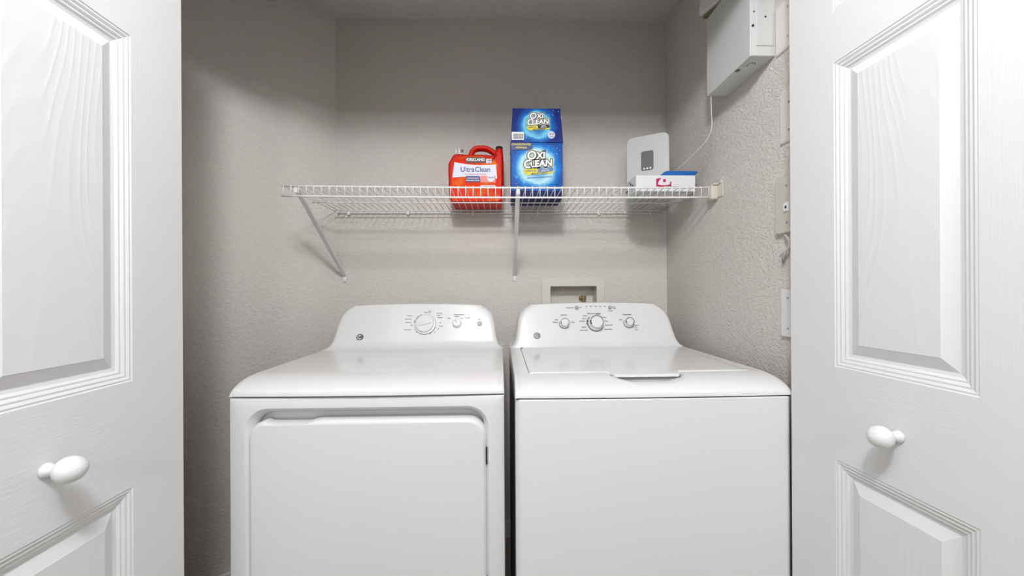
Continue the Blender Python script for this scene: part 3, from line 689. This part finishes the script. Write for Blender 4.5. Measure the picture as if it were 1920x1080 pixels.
# ---- stain remover carton
bx = empty('stain_remover_carton', (.146, 1.53, SH), 'tall blue stain remover carton with flip-top lid beside the red jug', 'box')
bm = NB(); Wc = .1035
box(bm, -Wc, Wc, 0, .135, .0, .030, mi=1); box(bm, -Wc, Wc, 0, .135, .030, .226, mi=0); obj('carton_body', bm, ('artlo', 'navy'), bx)
bm = NB(); loops(bm, [[(-Wc - .0012, -.004, .222), (Wc + .0016, -.004, .222), (Wc + .0016, .137, .222), (-Wc - .0012, .137, .222)], [(-Wc + .001, -.003, .270), (Wc - .002, -.003, .270), (Wc - .002, .137, .270), (-Wc + .001, .137, .270)],
             [(-.0965, .004, .3615), (.0955, .004, .3615), (.0955, .130, .3615), (-.0965, .130, .3615)]])
lid = obj('flip_lid', bm, 'artup', bx)
def oxi(cx, cz, y, s, tilt, par):
    Tm = lambda a, b, dy: Matrix.Translation((cx, y, cz)) @ Matrix.Rotation(tilt, 4, 'X') @ Matrix.Rotation(-.07, 4, 'Y') @ Matrix.Translation((a * s, -dy, b * s)) @ Matrix.Rotation(PI / 2, 4, 'X')
    for nm, off, dy, m_ in (('logo_outline', .0058 * s / .9, .0010, 'yellowp'), ('logo_outline', .0042 * s / .9, .0014, 'blackp'), ('logo_lettering', .0014 * s / .9, .0018, 'whitep')):
        bm = NB()
        text_bm(bm, 'O', .046 * s, Tm(-.024, .026, dy), off, .0002, .12); text_bm(bm, 'XI', .036 * s, Tm(.013, .0235, dy), off, .0002, .12)
        text_bm(bm, 'C', .046 * s, Tm(-.043, -.008, dy), off, .0002, .12); text_bm(bm, 'LEAN', .036 * s, Tm(.012, -.0085, dy), off, .0002, .12, sx=1.02)
        obj(nm, bm, m_, par)
    def pl(nm, a0, a1, b0, b1, m_, dy, r=.0045):
        bm = NB(); TT = Tm(0, 0, dy) @ Matrix.Rotation(-PI / 2, 4, 'X')
        P = rrect(a0 * s, a1 * s, b0 * s, b1 * s, r * s, 4); loops(bm, [[TT @ Vector((a, q, b)) for a, b in P] for q in (0, .0004)]); obj(nm, bm, m_, par)
    pl('yellow_strip', -.052, .058, -.050, -.033, 'yellow', .0008); 
    pl('yellow_pill', -.062, -.002, -.043, -.026, 'yellow', .0014, .008); pl('dark_pill', -.004, .060, -.042, -.025, 'blackp' if tilt else 'bluep', .0012, .008)
    bm = NB(); text_bm(bm, 'VERSATILE', .0095 * s, Tm(-.032, -.0345, .0020), .0001, .0002); text_bm(bm, 'MAX EFFICIENCY', .0088 * s, Tm(.004, -.0465, .0014), .0002, .0002); obj('dark_lettering', bm, 'navyp', par)
    bm = NB(); text_bm(bm, 'STAIN', .0075 * s, Tm(.028, -.0300, .0020), .0001, .0002); text_bm(bm, 'REMOVER', .0075 * s, Tm(.028, -.0375, .0020), .0001, .0002); obj('pale_lettering', bm, 'whitep', par)
oxi(.003, .145, -.0008, 1.0, 0, bx)
ta = -math.atan(.008 / .0915)
oxi(.004, .310, .0000, .76, ta, lid)
bm = NB(); poly_plate(bm, rrect(-.1025, -.018, .192, .222, [.001, .012, .012, .001], 5), -.0022, .0006); obj('formula_tab', bm, 'navyp', bx)
bm = NB(); text_bm(bm, 'CONCENTRATED', .0098, front(-.063, -.0030, .214), .0003, .0002); text_bm(bm, 'FORMULA', .0098, front(-.063, -.0030, .201), .0003, .0002); obj('tab_lettering', bm, 'yellow', bx)
bm = NB(); text_bm(bm, 'ODOR REMOVER & LAUNDRY BOOSTER', .0055, front(.008, -.0012, .083, .07), .0001, .0002); obj('fine_print', bm, 'navyp', bx)
bm = NB(); poly_plate(bm, rrect(-.1010, -.052, .232, .263, .001, 2), -.0050, .0008); bc = obj('barcode_label', bm, 'whitep', lid)
bm = NB(); random.seed(2); x = -.097
while x < -.056:
    wv = random.choice((.0006, .001, .0016)); poly_plate(bm, [(x, .235), (x + wv, .235), (x + wv, .256), (x, .256)], -.0056, .0004); x += wv + random.choice((.0008, .0012))
obj('barcode_bars', bm, 'blackp', lid)
bm = NB(); poly_plate(bm, [(.058 + .0145 * math.cos(a * PI / 12), .252 + .0145 * math.sin(a * PI / 12)) for a in range(24)], -.0052, .0006); obj('round_badge', bm, 'lav', lid)
bm = NB(); text_bm(bm, '212', .0115, front(.058, -.0062, .255), .0003, .0002); text_bm(bm, 'LOADS', .005, front(.058, -.0062, .245), .0001, .0002); obj('badge_lettering', bm, 'navyp', lid)
bm = NB(); P = [(.062, .330), (.100, .335), (.100, .318), (.084, .312), (.068, .318)]; loops(bm, [[(x, -.0030 + (z - .270) * .0766, z) for x, z in P], [(x - .0, -.0022 + (z - .270) * .0766, z) for x, z in P]]); obj('pink_patch', bm, 'pink', lid)

# ---- router
A = Vector((.544, 1.640, 0)); B = Vector((.693, 1.553, 0)); dr = (B - A); Wr = dr.length; rz = math.atan2(dr.y, dr.x)
rt = empty('wireless_router', (A.x, A.y, SH), 'pale grey upright router with small dark window on its face', 'router', rz=rz)
P0 = lambda i: rrect(i, Wr - i, i * .5, .284 - i, [.008, .008, .026, .026], 8)
bm = NB(); loops(bm, [[(x, y, z) for x, z in P0(i)] for i, y in ((.003, 0), (.001, .001), (0, .0035), (0, .030), (.003, .034))]); obj('shell', bm, 'router', rt, 35)
bm = NB(); wx = Wr * .500; P = rrect(wx - .0250, wx + .0250, .134, .216, .008, 6); poly_plate(bm, P, -.0008, .0010); win = obj('display_window', bm, 'rwin', rt)
bm = NB()
for k in (-1, 0, 1): lathe(bm, [(.0005, 0), (.0040, 0), (.0040, .0006), (.0005, .0006)], Matrix.Translation((wx + k * .0125, -.0010, .1425)) @ Matrix.Rotation(PI / 2, 4, 'X'), 12)
obj('indicator_dots', bm, 'whitep', win)

# ---- white carton, blue tray, cable
wb = empty('router_carton', (.620, 1.42, SH), 'flat white carton with magenta print below the router', 'box')
bm = NB(); box(bm, -.113, .112, 0, .122, 0, .0600, .0008, 1); obj('carton_body', bm, 'carton', wb)
bm = NB()
X = -.113; z0, z1 = .0135, .047
pts = [(-.0365, z0 + .002), (.0210, z0), (.0210, z0 + .021), (.0165, z0 + .024), (.0165, z0 + .014), (.006, z0 + .0095), (-.016, z0 + .0085), (-.0290, z0 + .0115), (-.0290, z0 + .020), (-.022, z0 + .031), (-.017, z0 + .034), (-.020, z0 + .036), (-.0365, z0 + .033)]
poly_plate(bm, pts, -.0006, .0005); poly_plate(bm, [(-.010, z0 + .021), (.000, z0 + .021), (.000, z0 + .032), (-.010, z0 + .032)], -.0006, .0005)
obj('magenta_logo', bm, 'magenta', wb)
bm = NB()
for k, (a, b) in enumerate(((.08, .105), (.085, .118), (.03, .04), (.05, .062), (.065, .07))): box(bm, -.1136, -.1128, a, b, .012 + .008 * k, .016 + .009 * k)
obj('side_print', bm, 'blackp', wb)
bl = NB()
pl = [(-.062, .0), (.058, .0), (.077, .018), (.060, .0195), (-.050, .0195), (-.056, .015), (-.068, .004)]
loops(bl, [[(x * .9, 0, z) for x, z in pl], [(x, .004, z * 1.0) for x, z in pl], [(x, .060, z) for x, z in pl]])
blo = obj('blue_tray', bl, 'blue'); blo.location = (.676, 1.432, SH + .0605); tag(blo, 'small blue plastic tray lying on the flat white carton', 'tray')
bm = NB(); tube(bm, [(.585, 1.385, 0), (.60, 1.382, .0028), (.63, 1.380, .0025), (.66, 1.381, .0015), (.685, 1.384, 0)], .0026, 6)
cb = obj('cable', bm, 'mgrey', None, True); cb.location = (0, 0, SH + .0026 + .0005); tag(cb, 'short dark grey cable lying on the shelf in front of the white carton', 'cable')

# ================================================================== right wall
# ---- steel wiring box
pb = empty('wiring_cabinet', (XR, 1.18, H + .664), 'grey-white steel wiring box high on the right wall', 'electrical box')
XF = -.0745
bm = NB(); box(bm, XF + .003, 0, -.113, .112, 0, .262, .0015, 1); obj('enclosure', bm, 'panel', pb)
bm = NB(); box(bm, XF, XF + .0035, -.1145, .1135, -.002, .2635, .0012, 1); obj('cover', bm, 'panel', pb)
bm = NB(); box(bm, XF + .018, -.006, -.1150, -.1128, .028, .19, .001, 1); obj('side_plate', bm, 'panel', pb)
bm = NB()
for (a, z, r) in ((-.030, .110, .0028), (-.063, .125, .0018), (-.066, .085, .0032)):
    cyl(bm, (a, -.1155, z), (0, 1, 0), r, .002, 12)
for k in range(4): box(bm, -.050 + k * .008, -.047 + k * .008, -.1158, -.1150, .196, .225)
box(bm, XF - .0006, XF + .0002, -.070, -.062, .16, .20) if False else None
obj('screw_holes', bm, 'black', pb, label='small dark screw holes')
bm = NB()
for (a, y, r) in ((-.042, -.070, .011), (-.058, -.062, .0025)):
    n = 20; Mx = Matrix.Translation((a, y, -.0002)) @ Matrix.Rotation(PI, 4, 'X'); arcring(bm, Mx, r * .86, r, 0, 1.3 * PI, .0006, 20)
cyl(bm, (-.064, -.040, .0006), (0, 0, -1), .0075, .0012, 16)
obj('knockouts', bm, 'gap', pb, label='round knockouts in the underside')
bm = NB(); Mt = Matrix.Translation((-.040, .050, .268)) @ Matrix.Rotation(.42, 4, 'X')
# module above the box
md = empty('plastic_module', (XR, 1.26, H + .952), 'white plastic module tilted on top of the steel wiring box', 'module')
bm = NB(); P = rrect(-.075, .098, .0, .16, .010, 5)
Rm = Matrix.Rotation(.30, 4, 'X')
loops(bm, [[Rm @ Vector((xx, y, z)) for y, z in P2] for xx, P2 in ((-.072, [(a * .97, b * .97 + .003) for a, b in P]), (-.068, P), (-.030, P), (-.026, [(a * .97, b * .97 + .003) for a, b in P]))])
obj('shell', bm, 'trim', md, 30)
bm = NB(); loops(bm, [[Rm @ Vector((xx, y, z)) for y, z in rrect(-.06, .085, -.012, .0, .002, 3)] for xx in (-.060, -.004)]); obj('shade_slab', bm, 'olive', md)  # olive slab stands for the module's shadowed side
# cord
bm = NB()
cp = [(.7195, 1.2855, H + .662), (.7195, 1.2860, H + .645), (.7230, 1.290, H + .600), (.7260, 1.295, H + .555), (.7180, 1.315, H + .520), (.700, 1.350, H + .495), (.686, 1.390, H + .475), (.672, 1.430, H + .458), (.664, 1.450, SH + .0770)]
pts = []
for i in range(len(cp) - 1):
    p0, p1, p2, p3 = (Vector(cp[max(0, i - 1)]), Vector(cp[i]), Vector(cp[i + 1]), Vector(cp[min(len(cp) - 1, i + 2)]))
    for k in range(6):
        t = k / 6; pts.append(.5 * ((2 * p1) + (p2 - p0) * t + (2 * p0 - 5 * p1 + 4 * p2 - p3) * t * t + (3 * p1 - p0 - 3 * p2 + p3) * t ** 3))
pts.append(Vector(cp[-1])); tube(bm, pts, .0016, 8)
tag(obj('power_cord', bm, 'cordm', None, True), 'thin white cord hanging from the wiring box down to the shelf', 'cord')
# ---- wall plates
def plate(name, y0, y1, z0, z1, t, m_, label, cat, screws):
    root = empty(name, (XR, (y0 + y1) / 2, H + z0), label, cat, None)
    h = z1 - z0; w2 = (y1 - y0) / 2; bm = NB()
    a = rrect(-w2, w2, 0, h, .002, 3); b = rrect(-w2 + .003, w2 - .003, .003, h - .003, .002, 3)
    loops(bm, [[(0, y, z) for y, z in a], [(-t * .6, y, z) for y, z in a], [(-t, y, z) for y, z in b]]); obj('cover', bm, m_, root)
    for y, z in screws:
        bm = NB(); cyl(bm, (-t - .001, y, z), (1, 0, 0), .0028, .003, 12); box(bm, -t - .0013, -t - .0006, y - .0022, y + .0022, z - .0004, z + .0004); obj('screw', bm, 'screw', root)
    return root
plate('blank_wall_plate', .965, 1.0600, .655, .792, .006, 'plate', 'off-white blank wall plate beside the steel wiring box, topmost plate', 'wall plate', ((-.000, .030), (-.000, .110)))
plate('blank_wall_plate', .965, 1.0455, .401, .540, .006, 'plate', 'off-white blank wall plate on the right wall between wiring box and beige jack', 'wall plate', ((.005, .030), (.005, .105)))
jk = plate('jack_plate', .965, 1.0570, .152, .309, .013, 'plateb', 'beige wall plate with small jack and loose wires below', 'wall jack', ((.000, .028), (.000, .128)))
bm = NB(); box(bm, -.0165, -.012, -.009, .009, .058, .082, .001, 1); sk = obj('jack', bm, 'whitep', jk)
bm = NB(); box(bm, -.0170, -.0160, -.004, .002, .066, .073); obj('socket', bm, 'black', sk)
plate('blank_wall_plate', .965, 1.0400, -.131, 0, .010, 'platew', 'bright white blank wall plate above the washer, lowest plate', 'wall plate', ((.010, .024), (.010, .107)))
bm = NB()
for off, tipy, tipz in ((0, .032, -.062), (.003, .022, -.056), (-.002, .014, -.052)):
    tube(bm, [(-.006, .020, -.001), (-.012, .004 + off, -.006), (-.014, -.010 + off, -.020), (-.014, -.012 + off, -.034), (-.013, .000 + off, -.048), (-.010, tipy, tipz + .0)], .0014, 6)
wr = obj('loose_wires', bm, 'cordm', None, True); wr.location = (XR, 1.011, H + .152); tag(wr, 'short loose wires dangling below the beige jack plate', 'wire')
bm = NB(); tube(bm, [(-.013, .004, -.050), (-.012, .014, -.066), (-.010, .020, -.080)], .003, 8, True, [.0025, .0055, .0015]); obj('wire_nut', bm, 'mgrey', wr, True, 'grey taped wire end')

for o in bpy.data.objects:          # small print, bars and screw holes: too small to pick apart
    if o.type == 'MESH' and (o.name.split('.')[0] in ('printing', 'dial_marks', 'barcode_bars', 'screw_holes', 'knockouts', 'side_print', 'indicator_dots', 'magenta_logo', 'fine_print', 'lid_gap') or 'lettering' in o.name or 'logo' in o.name): o['kind'] = 'stuff'
